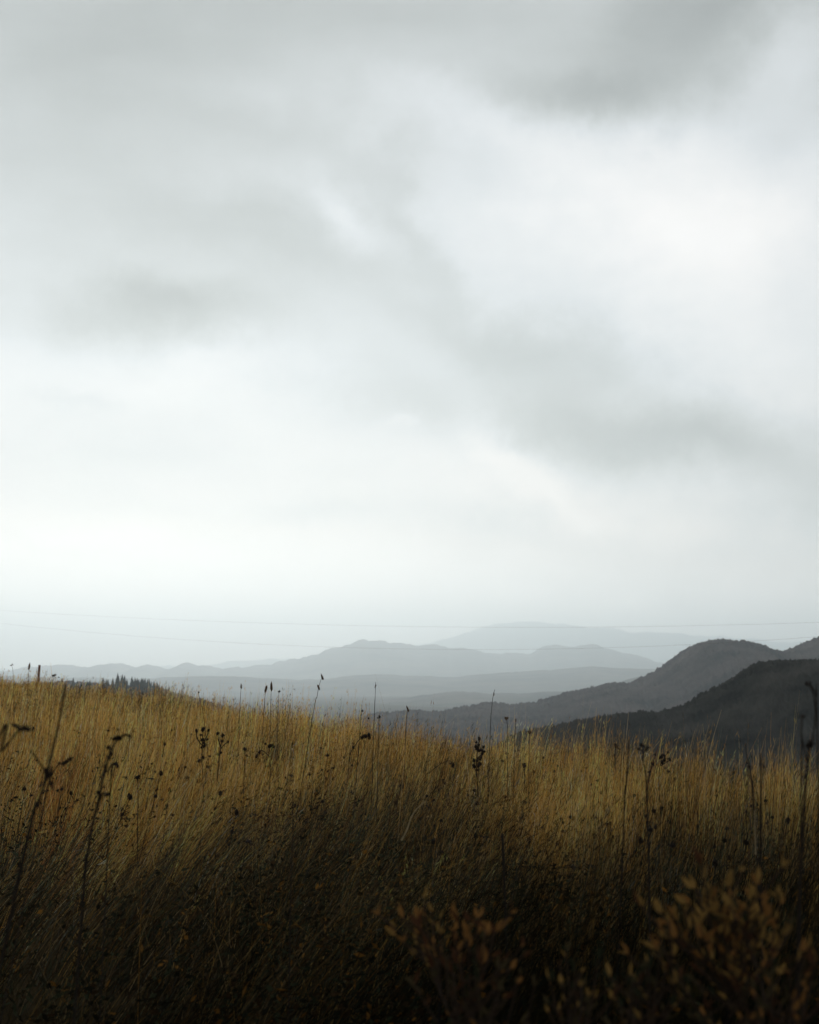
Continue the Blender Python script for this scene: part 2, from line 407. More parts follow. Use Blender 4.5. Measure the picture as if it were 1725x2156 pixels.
# where dark forbs or bright grass dominate: pixel column, metres away, half widths, weight
PATCH = [(560, 10.0, 60, 2.6, -.75), (600, 14.5, 120, 1.5, -.4), (20, 9.0, 60, 3.0, .6), (420, 12.0, 70, 1.3, .55), (300, 11.0, 50, 1.4, .5), (700, 9.8, 90, 1.5, .45),
         (130, 12.0, 70, 2.5, -.35), (270, 20.0, 45, 2.5, .35), (180, 33.0, 40, 6, .3), (470, 8.2, 60, 1.2, .3), (640, 11.6, 40, 1.2, .4), (200, 7.0, 60, 1.5, .2), (80, 42, 50, 5, .25)]
def shade_mix(x, y):
    px = x / y * FPX + CX; v = 0
    wob = (fbm(x * .7, y * .5, 64, 3) - .5)
    for a, b, rx, ry, k in PATCH:
        v = v + k * np.exp(-((px - a + wob * 90) / rx) ** 2 - ((y - b + wob * b * .3) / ry) ** 2)
    return v

def palette(x, y, n):
    near = shade_mix(x, y) + sstep(13.5, 6.5, y + 1.6 * (fbm(x * .8, y * .8, 77, 3) - .5) * 4)  # dark colours likelier near the camera, part of the painted foreground shade
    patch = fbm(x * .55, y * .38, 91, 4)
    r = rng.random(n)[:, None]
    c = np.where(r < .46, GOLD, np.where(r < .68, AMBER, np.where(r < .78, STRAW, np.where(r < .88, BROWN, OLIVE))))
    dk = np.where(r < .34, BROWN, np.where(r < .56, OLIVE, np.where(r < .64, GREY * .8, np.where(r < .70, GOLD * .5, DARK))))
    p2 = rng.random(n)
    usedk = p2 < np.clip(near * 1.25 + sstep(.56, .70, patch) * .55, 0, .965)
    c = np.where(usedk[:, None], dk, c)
    # a rusty drift of sorrel and dock near the left of the slope
    pxx = x / y * FPX + CX
    ru = (np.exp(-((pxx - 54) / 24) ** 2 - ((y - 14.5) / 3.2) ** 2) * .42 > rng.random(n))[:, None]
    c = np.where(ru, np.array([.40, .155, .045]), c)
    # foreground shade painted into the blade colours, deepest right by the camera
    rot = sstep(11, 4.0, y)[:, None]  # strength of the painted shade
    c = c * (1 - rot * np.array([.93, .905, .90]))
    tuftv = (.30 + 1.2 * vnoise(x * 3.1, y * 1.6, 23)) * (.72 + .56 * vnoise(x * 7.5, y * 4.2, 29))
    c = np.minimum(c * (np.exp(rng.normal(-.02, .42, n)) * tuftv * 1.12)[:, None], .8)
    return c

def scatter(n, y0, y1f, pw=1.6, side=1.5):
    """points over the field; y1f scales the skyline distance"""
    u = rng.uniform(-.29 * side, .29 * side, n)
    D = np.interp(u, TU, TD) * y1f
    t = rng.random(n)
    y = (y0 ** pw + t * (D ** pw - y0 ** pw)) ** (1 / pw)
    return u * y, y

Vs, Fs, Cs = [], [], []; nv = 0
def push(V, F, C):
    global nv
    Vs.append(V); Fs.append(F + nv); Cs.append(C); nv += len(V)

def grass_layer(n, y0, y1f, hmean, hsd, wmin, wpx, nseg, pw=1.5, lean_k=1.0, pal=None, tuft=.62, asd=.5):
    x, y = scatter(n, y0, y1f, pw)
    # draw together into tufts
    cell = .34
    tx = (np.floor(x / cell) + .2 + .6 * hash2(np.floor(x / cell), np.floor(y / cell), 5)) * cell
    ty = (np.floor(y / cell) + .2 + .6 * hash2(np.floor(x / cell), np.floor(y / cell), 6)) * cell
    q = rng.random(n) < tuft
    x = np.where(q, tx + rng.normal(0, .06, n), x); y = np.where(q, ty + rng.normal(0, .06, n), y)
    y = np.maximum(y, y0 * .9)
    hn = .50 + 1.0 * fbm(x * .8, y * .8, 13, 3)
    tn = .68 + .6 * hash2(np.floor(x / cell), np.floor(y / cell), 7)
    h = np.clip(rng.normal(hmean, hsd, n), hmean * .35, hmean * 1.8) * hn * tn
    ln, nn = lean_field(x, y)
    tl = hash2(np.floor(x / cell), np.floor(y / cell), 9) - .5
    lean = np.clip((ln + tl * .34 + rng.normal(0, .15, n)) * lean_k, -.5, 1.35)
    ang = rng.normal(0, asd, n) + nn * 3 + tl * 1.3
    wd = np.maximum(wmin, wpx * y / FPX) * rng.uniform(.7, 1.3, n)
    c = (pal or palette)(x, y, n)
    V, F, C, tip = blades(x, y, h, wd, lean, ang, nseg, c)
    push(V, F, C)
    return tip, c, y, h, lean, ang

def quads_at(p, ax, ln, wd, c):
    """small spindle quads centred on p along ax"""
    n = len(p)
    r = rng.normal(0, 1, (n, 3)); s = np.cross(ax, r); s /= np.linalg.norm(s, axis=1)[:, None] + 1e-9
    a = p - ax * ln[:, None] * .5; b = p + ax * ln[:, None] * .5
    m1 = p + s * wd[:, None] * .5; m2 = p - s * wd[:, None] * .5
    V = np.stack([a, m1, b, m2], 1).reshape(-1, 3)
    F = np.arange(n * 4).reshape(n, 4)
    return V, F, np.repeat(c, 4, axis=0)

# thick lower mass
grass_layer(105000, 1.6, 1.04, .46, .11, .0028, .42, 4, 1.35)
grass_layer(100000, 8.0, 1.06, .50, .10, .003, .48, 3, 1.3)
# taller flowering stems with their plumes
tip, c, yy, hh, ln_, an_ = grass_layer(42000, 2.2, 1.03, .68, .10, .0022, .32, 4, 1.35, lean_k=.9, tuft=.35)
rep = 4
n = len(tip)
ax = np.stack([np.sin(ln_) * np.cos(an_), np.sin(ln_) * np.sin(an_), np.cos(ln_)], -1)
for k_ in range(rep):
    back = rng.uniform(0, .20, n)[:, None] * hh[:, None]
    p = tip - ax * back + rng.normal(0, .008, (n, 3)) * (1 + .05 * yy[:, None])
    d_ = ax + rng.normal(0, .28, (n, 3)); d_ /= np.linalg.norm(d_, axis=1)[:, None]
    sel = (rng.random(n) < .8) & (yy > 3.5)
    V, F, C = quads_at(p[sel], d_[sel], (rng.uniform(.03, .07, n) + .0006 * yy)[sel], np.maximum(.004, .45 * yy / FPX)[sel], (c * .8)[sel])
    push(V, F, C)
# loose long straws lying over, catching the light
def pal_straw(x, y, n):
    f = (1 - .93 * sstep(11, 4.0, y))[:, None]  # straw colour darkened towards the camera as painted shade
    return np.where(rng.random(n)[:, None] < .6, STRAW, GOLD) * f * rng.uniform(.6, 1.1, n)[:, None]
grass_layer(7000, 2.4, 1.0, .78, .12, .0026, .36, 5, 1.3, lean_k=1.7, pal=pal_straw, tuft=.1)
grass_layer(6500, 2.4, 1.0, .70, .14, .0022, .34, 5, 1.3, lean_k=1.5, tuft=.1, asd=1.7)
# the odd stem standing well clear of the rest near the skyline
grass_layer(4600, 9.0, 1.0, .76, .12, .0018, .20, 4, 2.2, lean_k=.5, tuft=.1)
me = np_mesh('dry_grass', np.concatenate(Vs), np.concatenate(Fs), np.concatenate(Cs))
tag(link('dry_grass', me, M_grass), 'tall golden autumn grass blown over the hillside', 'grass', kind='stuff')
print('grass quads', sum(len(f) for f in Fs))

# dark broken-down forbs standing in patches among the grass
Vs, Fs, Cs = [], [], []; nv = 0
n = 80000
x, y = scatter(n * 3, 1.8, 1.0, 1.35)
pt = fbm(x * .9, y * .5, 55, 4) + .3 * shade_mix(x, y) + .26 * sstep(11, 5, y) - .05 * sstep(12, 20, y)
ok = rng.random(n * 3) < sstep(.47, .64, pt)
x, y = x[ok][:n], y[ok][:n]; n = len(x)
cell = .22
bx = (np.floor(x / cell) + hash2(np.floor(x / cell), np.floor(y / cell), 15)) * cell
by = (np.floor(y / cell) + hash2(np.floor(x / cell), np.floor(y / cell), 16)) * cell
x = bx + rng.normal(0, .045, n); y = by + rng.normal(0, .045, n)
top = .30 + .30 * hash2(np.floor(bx / cell), np.floor(by / cell), 17)
hgt = top * rng.random(n) ** .55
p = np.stack([x + hgt * .18, y, ground(x, y) + hgt], -1)
d_ = rng.normal(0, 1, (n, 3)); d_[:, 2] = np.abs(d_[:, 2]) * .8; d_ /= np.linalg.norm(d_, axis=1)[:, None]
r = rng.random(n)[:, None]
c = np.where(r < .45, DARK, np.where(r < .72, BROWN * .55, np.where(r < .93, OLIVE * .6, AMBER * .4))) * rng.uniform(.5, 1.3, n)[:, None]
c = c * (1 - .5 * sstep(7.6, 3.6, y))[:, None]  # near forbs get the foreground shade in their colour too
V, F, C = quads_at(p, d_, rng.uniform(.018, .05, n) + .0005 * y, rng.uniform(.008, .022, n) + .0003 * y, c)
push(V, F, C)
me = np_mesh('dead_forbs', np.concatenate(Vs), np.concatenate(Fs), np.concatenate(Cs))
tag(link('dead_forbs', me, M_grass), 'patches of dark withered forb leaves among the grass', 'undergrowth', kind='stuff')

# ------------------------------------------------------------------ builders for single plants
def tube_mesh(name, pts, radii, sides=6, wob=0):
    bm = bmesh.new(); rings = []
    pts = [Vector(p) for p in pts]
    for i, p in enumerate(pts):
        a = pts[max(i - 1, 0)]; b = pts[min(i + 1, len(pts) - 1)]
        t = (b - a).normalized()
        s = t.cross(Vector((0, 1, .13))).normalized(); q = t.cross(s)
        rr = radii[i] * (1 + wob * random.uniform(-1, 1))
        rings.append([bm.verts.new(p + (s * math.cos(k * 2 * math.pi / sides) + q * math.sin(k * 2 * math.pi / sides)) * rr) for k in range(sides)])
    for r0, r1 in zip(rings, rings[1:]):
        for k in range(sides):
            bm.faces.new((r0[k], r0[(k + 1) % sides], r1[(k + 1) % sides], r1[k]))
    bm.faces.new(rings[0][::-1]); bm.faces.new(rings[-1])
    me = bpy.data.meshes.new(name); bm.to_mesh(me); bm.free(); return me

def smooth_path(pts, sub=4):
    P_ = [Vector(p) for p in pts]; out = []
    for i in range(len(P_) - 1):
        p0 = P_[max(i - 1, 0)]; p1 = P_[i]; p2 = P_[i + 1]; p3 = P_[min(i + 2, len(P_) - 1)]
        for k in range(sub):
            t = k / sub
            out.append(.5 * ((2 * p1) + (p2 - p0) * t + (2 * p0 - 5 * p1 + 4 * p2 - p3) * t * t + (3 * p1 - p0 - 3 * p2 + p3) * t ** 3))
    out.append(P_[-1]); return out

def head_mesh(name, r, flat=1.0, long=1.0, spikes=18, seed=0):
    """ragged dried flower head: a lumpy core with bracts sticking out"""
    rd = random.Random(seed)
    bm = bmesh.new(); bmesh.ops.create_icosphere(bm, subdivisions=1, radius=r * .72)
    for v in bm.verts:
        v.co *= rd.uniform(.72, 1.22); v.co.z *= flat * long
    for k in range(spikes):
        d = Vector((rd.gauss(0, 1), rd.gauss(0, 1), rd.gauss(.35, .8) * flat)).normalized()
        s = d.cross(Vector((rd.random(), rd.random(), 1))).normalized() * r * .22
        o = Vector((d.x, d.y, d.z * long)) * r * .5
        a = bm.verts.new(o - s); b = bm.verts.new(o + s); c = bm.verts.new(o + d * r * rd.uniform(.6, 1.0) + Vector((0, 0, -.1 * r)))
        bm.faces.new((a, b, c))
    me = bpy.data.meshes.new(name); bm.to_mesh(me); bm.free(); return me

HEADS = {}
def head(kind, r, loc, parent, mat=None, rot=None):
    key = (kind, round(r, 3), random.randrange(3), mat.name if mat else '')
    if key not in HEADS:
        kw = {'knob': dict(), 'flat': dict(flat=.35, spikes=16), 'spike': dict(long=3.6, spikes=8), 'oval': dict(long=1.5)}[kind]
        me = head_mesh('seed_head', r, seed=key[2] * 7 + int(r * 5000), **kw); me.materials.append(mat or M_head); HEADS[key] = me
    o = bpy.data.objects.new('seed_head', HEADS[key]); COL.objects.link(o); o.parent = parent; o.location = loc
    o.rotation_euler = rot or (random.uniform(-.4, .4), random.uniform(-.4, .4), random.uniform(0, 6.28))
    return o

def root_at(p, name='dead_weed'):
    e_ = bpy.data.objects.new(name, None); e_.empty_display_size = .1; COL.objects.link(e_)
    e_.location = p; return e_

def stalk(d, path, r0, r1, label, heads=(), branches=(), cat='dead weed', name='dead_weed', group='dead weed stalks', mat=None, hmat=None, bend=0, leaf=0):
    """path: pixels from the top down, at forward distance d; its foot goes on down to the ground.
    heads: (px, py, kind, radius in pixels); branches: lists of pixels from tip to the stem"""
    if d <= 5.9 and mat is None: r0 *= .85; r1 *= .58
    if 5.9 < d < 10: d = min(d * 1.7, .93 * float(np.interp((path[0][0] - CX) / FPX, TU, TD))); r0 *= 1.1
    pts = [at(px, py, d) for px, py in path]
    lo = pts[-1]
    if len(pts) > 1:
        dr = (pts[-1] - pts[-2]); dr = dr / max(abs(dr.z), 1e-3)
    else: dr = Vector((0, 0, -1))
    slope = max(-.5, min(.5, dr.x))
    zz = gz(lo.x, lo.y); drop = lo.z - zz
    foot = Vector((lo.x + slope * drop * .7, d + bend, 0)); foot.z = gz(foot.x, foot.y) - .02
    if mat is M_straw: foot = pts[-1].copy()
    elif drop > .05: pts = pts + [foot]
    else: pts[-1].z = zz - .02; foot = pts[-1]
    base = Vector((foot.x, foot.y, gz(foot.x, foot.y)))
    e_ = root_at(base, name)
    def loc(v): return v - base
    sp = smooth_path([loc(p) for p in pts]); n_ = len(sp)
    rad = [(r1 + (r0 - r1) * (1 - i / (n_ - 1))) for i in range(n_)]   # r1 at the foot, r0 at the top
    rad = [r0 + (r1 - r0) * (i / (n_ - 1)) ** 1.2 for i in range(n_)]
    link('stem', tube_mesh('stem', sp, rad, 6, .18), mat or M_dead, e_)
    for b in branches:
        q = smooth_path([loc(at(px, py, d + random.uniform(-.02, .02))) for px, py in b], 3)
        link('branch', tube_mesh('branch', q, [max(r0 * .7, .0008 * d * .4) * (1 + .5 * i / len(q)) for i in range(len(q))], 5, .15), mat or M_dead, e_)
    for px, py, kind, rp in heads:
        head(kind, rp * d / FPX, loc(at(px, py, d + random.uniform(-.03, .03))), e_, hmat)
    for k in range(leaf):
        i = random.randrange(n_ // 4, n_ - 2); p_ = sp[i]
        r_ = rad[i] * 5
        head('oval', max(r_, .008), p_ + Vector((random.choice((-1, 1)) * r_, 0, -r_ * .3)), e_, hmat or M_dead, (random.uniform(-.6, .6), random.uniform(.4, 1.2), 0))
    tag(e_, label, cat, group)
    return e_

def s4(*pts):  # source pixels -> render pixels
    return [(x_ / 4.0012, y_ / 4.0) for x_, y_ in pts]
def h4(*hs):
    return [(x_ / 4.0012, y_ / 4.0, k_, r_) for x_, y_, k_, r_ in hs]

# --- the stalks one can pick out
stalk(3.4, s4((262, 2735), (245, 2840), (222, 2950), (190, 3085), (150, 3230), (95, 3420)), .003, .0075,
      'long blurred dark stalk leaning over the hillside, forked low with a bent side branch', heads=h4((190, 3100, 'oval', 4.2), (184, 3082, 'knob', 4), (205, 3135, 'oval', 3.2)),
      branches=[s4((122, 3000), (150, 3040), (182, 3085)), s4((212, 3160), (200, 3120), (186, 3090))])
stalk(3.2, s4((92, 2915), (66, 2930), (40, 2965), (5, 3010), (-60, 3090)), .003, .005,
      'flat-topped dead umbel on a bent stalk at the edge of the field', heads=h4((62, 2902, 'flat', 4.5), (84, 2914, 'flat', 5.5), (104, 2914, 'flat', 5.5), (126, 2920, 'flat', 4), (50, 2900, 'flat', 3)),
      branches=[s4((52, 2903), (70, 2912), (88, 2916)), s4((138, 2922), (110, 2920), (80, 2922))])
stalk(4.0, s4((482, 2948), (458, 2975), (440, 3012), (425, 3060), (408, 3130), (395, 3200), (370, 3300), (345, 3450), (335, 3560)), .0035, .0075,
      'knobbly dark stalk with a bent crown of seed heads, standing before the golden slope',
      heads=h4((458, 2956, 'knob', 3.2), (470, 2950, 'knob', 3.6), (482, 2956, 'knob', 3.0), (492, 2944, 'knob', 2.2), (505, 2940, 'knob', 1.8), (518, 2946, 'knob', 2.8), (472, 2918, 'knob', 1.8),
               (432, 2990, 'knob', 3.4), (446, 3016, 'knob', 3.0), (438, 3030, 'oval', 2.6), (422, 3065, 'oval', 2.6), (398, 3020, 'knob', 1.5), (392, 3170, 'knob', 3), (430, 3178, 'knob', 3.6), (418, 3150, 'knob', 1.6)),
      branches=[s4((520, 2944), (500, 2938), (480, 2950)), s4((432, 2990), (446, 2996), (450, 3000)), s4((470, 3066), (455, 3054), (440, 3070), (424, 3090)), s4((430, 3178), (412, 3172), (400, 3200))])
stalk(4.6, s4((285, 3036), (262, 3050), (230, 3062), (205, 3110), (180, 3200)), .002, .004, 'low bent weed with a ragged cluster of three seed heads',
      heads=h4((282, 3036, 'knob', 2.6), (268, 3046, 'knob', 3.2), (254, 3054, 'knob', 3.2), (236, 3052, 'knob', 2)))
stalk(5.2, s4((474, 3066), (455, 3056), (445, 3110), (440, 3200)), .002, .004, 'short weed with a single drooping head beside the knobbly stalk', heads=h4((470, 3064, 'oval', 2.4), (458, 3056, 'knob', 1.8)))
stalk(6.0, s4((552, 3112), (552, 3190)), .002, .004, 'lone round black seed head on a short stem', heads=h4((551, 3110, 'knob', 3.2)))
stalk(8.5, s4((812, 2925), (810, 2980), (808, 3040), (812, 3120)), .0035, .007, 'dead thistle with three upright heads in a row', leaf=3,
      heads=h4((786, 2924, 'oval', 2.0), (812, 2918, 'oval', 2.6), (834, 2922, 'oval', 2.0), (810, 2960, 'knob', 2.6), (830, 2958, 'knob', 1.6), (808, 2990, 'knob', 2.4), (812, 3030, 'knob', 2.4)),
      branches=[s4((786, 2924), (788, 2950), (806, 2980)), s4((834, 2922), (828, 2945), (811, 2975))])
stalk(8.8, s4((892, 2942), (886, 2975), (880, 3010), (874, 3060)), .003, .006, 'dead thistle with paired heads and a leaning side shoot',
      heads=h4((872, 2934, 'oval', 2.0), (891, 2942, 'oval', 2.3), (888, 2965, 'knob', 2.0), (912, 2968, 'knob', 1.8), (882, 3010, 'knob', 2.4), (872, 3018, 'knob', 2)),
      branches=[s4((872, 2934), (874, 2960), (884, 2990)), s4((912, 2968), (898, 2978), (884, 2995))])
stalk(7.5, s4((978, 2998), (978, 3050), (976, 3110)), .002, .004, 'single dark knob on an upright stem left of the paired weeds', heads=h4((978, 2997, 'knob', 2.6), (972, 2970, 'knob', 1.2)))
stalk(8.0, s4((1085, 2985), (1084, 3040), (1080, 3120)), .003, .005, 'crumpled double seed head on a straight stem', heads=h4((1078, 2984, 'knob', 2.8), (1092, 2986, 'knob', 2.8), (1062, 2975, 'knob', 1.6), (1040, 3010, 'oval', 2.2), (1026, 3025, 'oval', 2.0)),
      branches=[s4((1026, 3025), (1045, 3000), (1082, 3030))])
stalk(8.3, s4((1456, 2946), (1436, 2960), (1420, 2984), (1404, 3010), (1395, 3070)), .003, .0045, 'dark hooked weed nodding over the golden grass in mid field',
      heads=h4((1462, 2945, 'knob', 2.8), (1450, 2950, 'knob', 3.0), (1478, 2940, 'oval', 2.6), (1478, 2954, 'knob', 2.0), (1414, 2990, 'oval', 1.8), (1409, 3062, 'knob', 1.7)), branches=[s4((1478, 2940), (1468, 2946), (1456, 2946))])
stalk(7.6, s4((1808, 3048), (1792, 3044), (1760, 3058), (1720, 3090), (1690, 3130)), .002, .004, 'arching stem with one hanging black head', heads=h4((1810, 3058, 'oval', 3.4)))
stalk(7.8, s4((1918, 2960), (1912, 2990), (1908, 3030), (1906, 3080), (1912, 3160)), .0035, .007, 'tall black branched weed crowded with knobs, against the bright grass', leaf=4,
      heads=h4((1918, 2956, 'oval', 2.2), (1906, 2970, 'knob', 1.8), (1904, 2985, 'knob', 2.2), (1914, 2980, 'knob', 2.2), (1909, 2996, 'knob', 3.2), (1934, 2988, 'knob', 2.0), (1939, 3006, 'knob', 2.0), (1930, 3002, 'knob', 1.8),
               (1930, 3014, 'oval', 2.2), (1923, 3028, 'oval', 2.2), (1896, 3042, 'oval', 2.4), (1910, 3042, 'knob', 2.2), (1896, 3064, 'oval', 2.6), (1914, 3062, 'oval', 2.6), (1908, 3080, 'knob', 2.8)),
      branches=[s4((1934, 2988), (1930, 3012), (1912, 3040)), s4((1896, 3040), (1900, 3060), (1908, 3085))])
stalk(8.6, s4((2097, 3058), (2098, 3078), (2100, 3140)), .004, .006, 'stubby dark weed with a cup-shaped head', heads=h4((2093, 3060, 'oval', 1.8), (2100, 3060, 'oval', 1.8), (2097, 3068, 'knob', 2.0)))
stalk(9.5, s4((2465, 2985), (2462, 3020), (2462, 3070), (2468, 3110)), .003, .007, 'knotted stalk with a black head at the edge of the grass, facing the dark hill', leaf=4,
      heads=h4((2465, 2984, 'oval', 2.8), (2480, 2996, 'knob', 1.9), (2478, 3008, 'knob', 1.2), (2461, 3050, 'oval', 1.6), (2472, 3077, 'knob', 2.2), (2455, 3118, 'knob', 1.6)), branches=[s4((2480, 2996), (2474, 3020), (2463, 3040))])
stalk(5.6, s4((2518, 2960), (2515, 2985), (2512, 3060), (2508, 3110), (2502, 3180), (2498, 3240)), .002, .0055, 'bare straight dark stem rising a little above the grass', heads=h4((2510, 3090, 'oval', 2.0), (2516, 2992, 'oval', 1.4)))
stalk(5.0, s4((2573, 2995), (2575, 3050), (2585, 3110), (2589, 3200), (2592, 3300), (2597, 3480), (2598, 3640)), .0022, .0068, 'very tall forked stalk with a ragged flat crown, running down the dark slope',
      heads=h4((2567, 2980, 'knob', 2.6), (2577, 2985, 'knob', 2.0), (2588, 2992, 'knob', 2.2), (2556, 2996, 'knob', 2.0), (2583, 3000, 'knob', 2.0), (2596, 2990, 'knob', 1.4)),
      branches=[s4((2556, 2996), (2566, 3000), (2574, 3015)), s4((2590, 2992), (2584, 3002), (2574, 3015)), s4((2612, 3040), (2604, 3075), (2592, 3130))])
stalk(6.5, s4((2634, 2985), (2624, 3018), (2612, 3056), (2602, 3092), (2594, 3130)), .0022, .004, 'reddish leaning stem strung with round dark knobs', mat=M_rust,
      heads=h4((2622, 3019, 'knob', 1.8), (2612, 3057, 'knob', 2.4), (2599, 3088, 'knob', 2.0)))
stalk(7.0, s4((2648, 3040), (2640, 3070), (2636, 3120), (2640, 3200)), .0025, .005, 'weed with a loose black ring of seed heads at its top',
      heads=h4((2647, 3028, 'knob', 2.6), (2656, 3022, 'knob', 2.4), (2640, 3032, 'knob', 1.8), (2660, 3040, 'knob', 2.6), (2650, 3050, 'knob', 2.6), (2678, 3036, 'knob', 1.8), (2683, 3042, 'knob', 1.5), (2671, 3010, 'oval', 1.5), (2663, 3072, 'knob', 2.0), (2674, 3086, 'knob', 2.2)),
      branches=[s4((2682, 3040), (2668, 3048), (2646, 3062)), s4((2671, 3008), (2660, 3030), (2646, 3050))])
stalk(7.2, s4((2702, 3118), (2703, 3160), (2704, 3220)), .0025, .004, 'short upright weed with two knobs, right of the ringed one', heads=h4((2702, 3116, 'knob', 2.2), (2716, 3118, 'knob', 1.4), (2710, 3150, 'knob', 1.5)))
stalk(5.6, s4((2984, 2975), (2987, 3020), (3000, 3066), (3004, 3100), (3010, 3150), (3016, 3230)), .002, .006, 'curved dark stem with a thickened joint, left of the straight rod', heads=h4((2998, 3068, 'oval', 2.2), (2990, 3052, 'knob', 1.2)))
stalk(4.4, s4((3041, 3012), (3044, 3045), (3045, 3120), (3045, 3200), (3044, 3300), (3042, 3440), (3045, 3600)), .0025, .008, 'straight black rod-like stalk rising from the dark foreground to the skyline grass',
      heads=h4((3056, 3068, 'knob', 1.6), (3054, 3060, 'knob', 1.0)))
stalk(3.6, s4((3243, 2970), (3237, 3000), (3230, 3080), (3222, 3150), (3215, 3260), (3210, 3400), (3198, 3600)), .003, .0068, 'tall stalk at the edge of the view, bristling where it nears the skyline',
      heads=h4((3232, 2980, 'knob', 3.4), (3245, 2976, 'oval', 4), (3222, 3107, 'oval', 2.6), (3224, 3066, 'knob', 1.6)),
      branches=[s4((3210, 2862), (3206, 2930), (3216, 2990), (3228, 3050)), s4((3226, 2733), (3250, 2760), (3262, 2850), (3250, 2970))])
hd = stalk(3.7, s4((3228, 2733), (3248, 2745), (3268, 2800), (3270, 2950)), .0015, .004, 'thin dark stem whose knob stands high against the wooded hill', heads=h4((3227, 2733, 'knob', 2.6), (3242, 2730, 'knob', 1.6)))
stalk(3.9, s4((3211, 2866), (3207, 2920), (3209, 3000), (3206, 3120)), .0014, .004, 'thin dark stem with a knob halfway up the wooded hill', heads=h4((3211, 2866, 'knob', 2.4)))
#stalk(4.3, s4((612, 3200), (600, 3400), (596, 3600)), .002, .006, 'bare dark stem sunk in the shadowed near grass', heads=h4((612, 3198, 'knob', 2)))
stalk(5.2, s4((1170, 3160), (1172, 3300), (1166, 3500), (1160, 3760)), .002, .0045, 'long upright black stem crossing the dark lower slope', heads=h4((1180, 3220, 'knob', 2.5)))
stalk(5.8, s4((2010, 3335), (2012, 3400), (2016, 3480)), .006, .008, 'thick broken-off black stump of a weed', name='dead_weed')

# --- pale straws and spikes
stalk(7.4, s4((1858, 2990), (1868, 3040), (1873, 3100), (1878, 3160), (1880, 3195)), .002, .004, 'pale bleached stem standing bent amid darker leaves', mat=M_straw, cat='straw', name='pale_straw', group='pale straws')
stalk(5.8, s4((1702, 3205), (1668, 3235), (1645, 3270), (1628, 3320), (1606, 3362)), .0016, .0034, 'pale bent straw lying over the dark slope', mat=M_straw, cat='straw', name='pale_straw', group='pale straws')
stalk(5.0, s4((3019, 3240), (3020, 3300), (3022, 3350), (3024, 3420)), .0014, .0026, 'thin pale straw beside the black rod-like stalk', mat=M_straw, cat='straw', name='pale_straw', group='pale straws')
for path, lab, hs in [
    (((1290, 2704), (1276, 2745), (1268, 2790), (1252, 2860)), 'tallest grass spike, brown and tilted, against the blue mountains', ((1289, 2708, 'spike', 1.5), (1274, 2748, 'spike', 1.3))),
    (((1064, 2748), (1062, 2775), (1056, 2850)), 'shorter of two brown spikes side by side before the pale valley', ((1064, 2756, 'spike', 1.9),)),
    (((1087, 2736), (1085, 2770), (1082, 2860)), 'upright brown spike, the higher of two side by side', ((1086, 2747, 'spike', 1.9),)),
    (((966, 2738), (964, 2760), (960, 2840)), 'small brown spike alone before the pale valley', ((965, 2745, 'spike', 1.2),)),
    (((1503, 2728), (1501, 2790), (1497, 2880)), 'hair-thin grass stem reaching high above the skyline', ((1502, 2745, 'spike', .8),)),
    (((1632, 2830), (1628, 2860), (1624, 2930)), 'brown spike on the skyline where the dark ridge begins', ((1631, 2836, 'spike', 1.5),)),
    (((1117, 2762), (1114, 2800), (1112, 2860)), 'tiny dark knob on a wiry stem before the mist', ((1117, 2766, 'knob', 1.4),)),
    (((1519, 2862), (1517, 2885), (1515, 2940)), 'small forked bud on a stem at the skyline', ((1518, 2867, 'knob', 1.8), (1512, 2872, 'knob', 1.0))),
    (((1450, 2842), (1446, 2862), (1440, 2920)), 'tiny black bud leaning above the golden grass', ((1450, 2844, 'knob', 1.4), (1474, 2873, 'knob', 1.2))),
    (((1980, 2758), (1972, 2790), (1966, 2850), (1962, 2920)), 'wispy tilted grass spike before the grey ridge', ((1976, 2776, 'spike', .9),)),
    (((2027, 2870), (2030, 2900), (2030, 2960)), 'fan-shaped pale brown head just over the grass', ((2023, 2872, 'knob', 1.6), (2031, 2872, 'knob', 1.6), (2027, 2878, 'knob', 1.2))),
    (((2064, 2875), (2062, 2910), (2060, 2960)), 'thin dark spike before the mid hill', ((2064, 2882, 'spike', 1.0),)),
    (((2118, 2922), (2118, 3000), (2116, 3110)), 'golden upright stem with a curled brown tip', ((2120, 2930, 'oval', 2.0), (2114, 2926, 'knob', 1.2))),
    (((117, 2656), (116, 2680), (112, 2760)), 'small tilted spike near the fence post', ((117, 2666, 'spike', 1.6),)),
    (((46, 2658), (52, 2690), (54, 2760)), 'flat little umbel above the grass beside the fence post', ((47, 2660, 'flat', 1.8),)),
    (((218, 2702), (212, 2730), (206, 2790)), 'flat dark umbel between the fence post and the far conifers', ((217, 2703, 'flat', 2.3), (212, 2701, 'flat', 1.4), (235, 2709, 'flat', 1.0))),
    (((794, 2772), (800, 2800), (808, 2830), (815, 2870)), 'dark leaning stem broken over at the skyline', ((795, 2769, 'knob', 1.1),)),
]:
    d = 12.0 if path[0][0] > 1200 else 15.0
    if path[0][0] < 300: d = 20.0
    stalk(d, s4(*path), .0017, .0028, lab, heads=h4(*hs), cat='grass spike', name='grass_spike', group='tall spikes above the skyline', mat=M_spike if d > 13 else M_dead, hmat=M_spike if hs[0][2] == 'spike' or path[0][0] in (2027, 2118) else None)

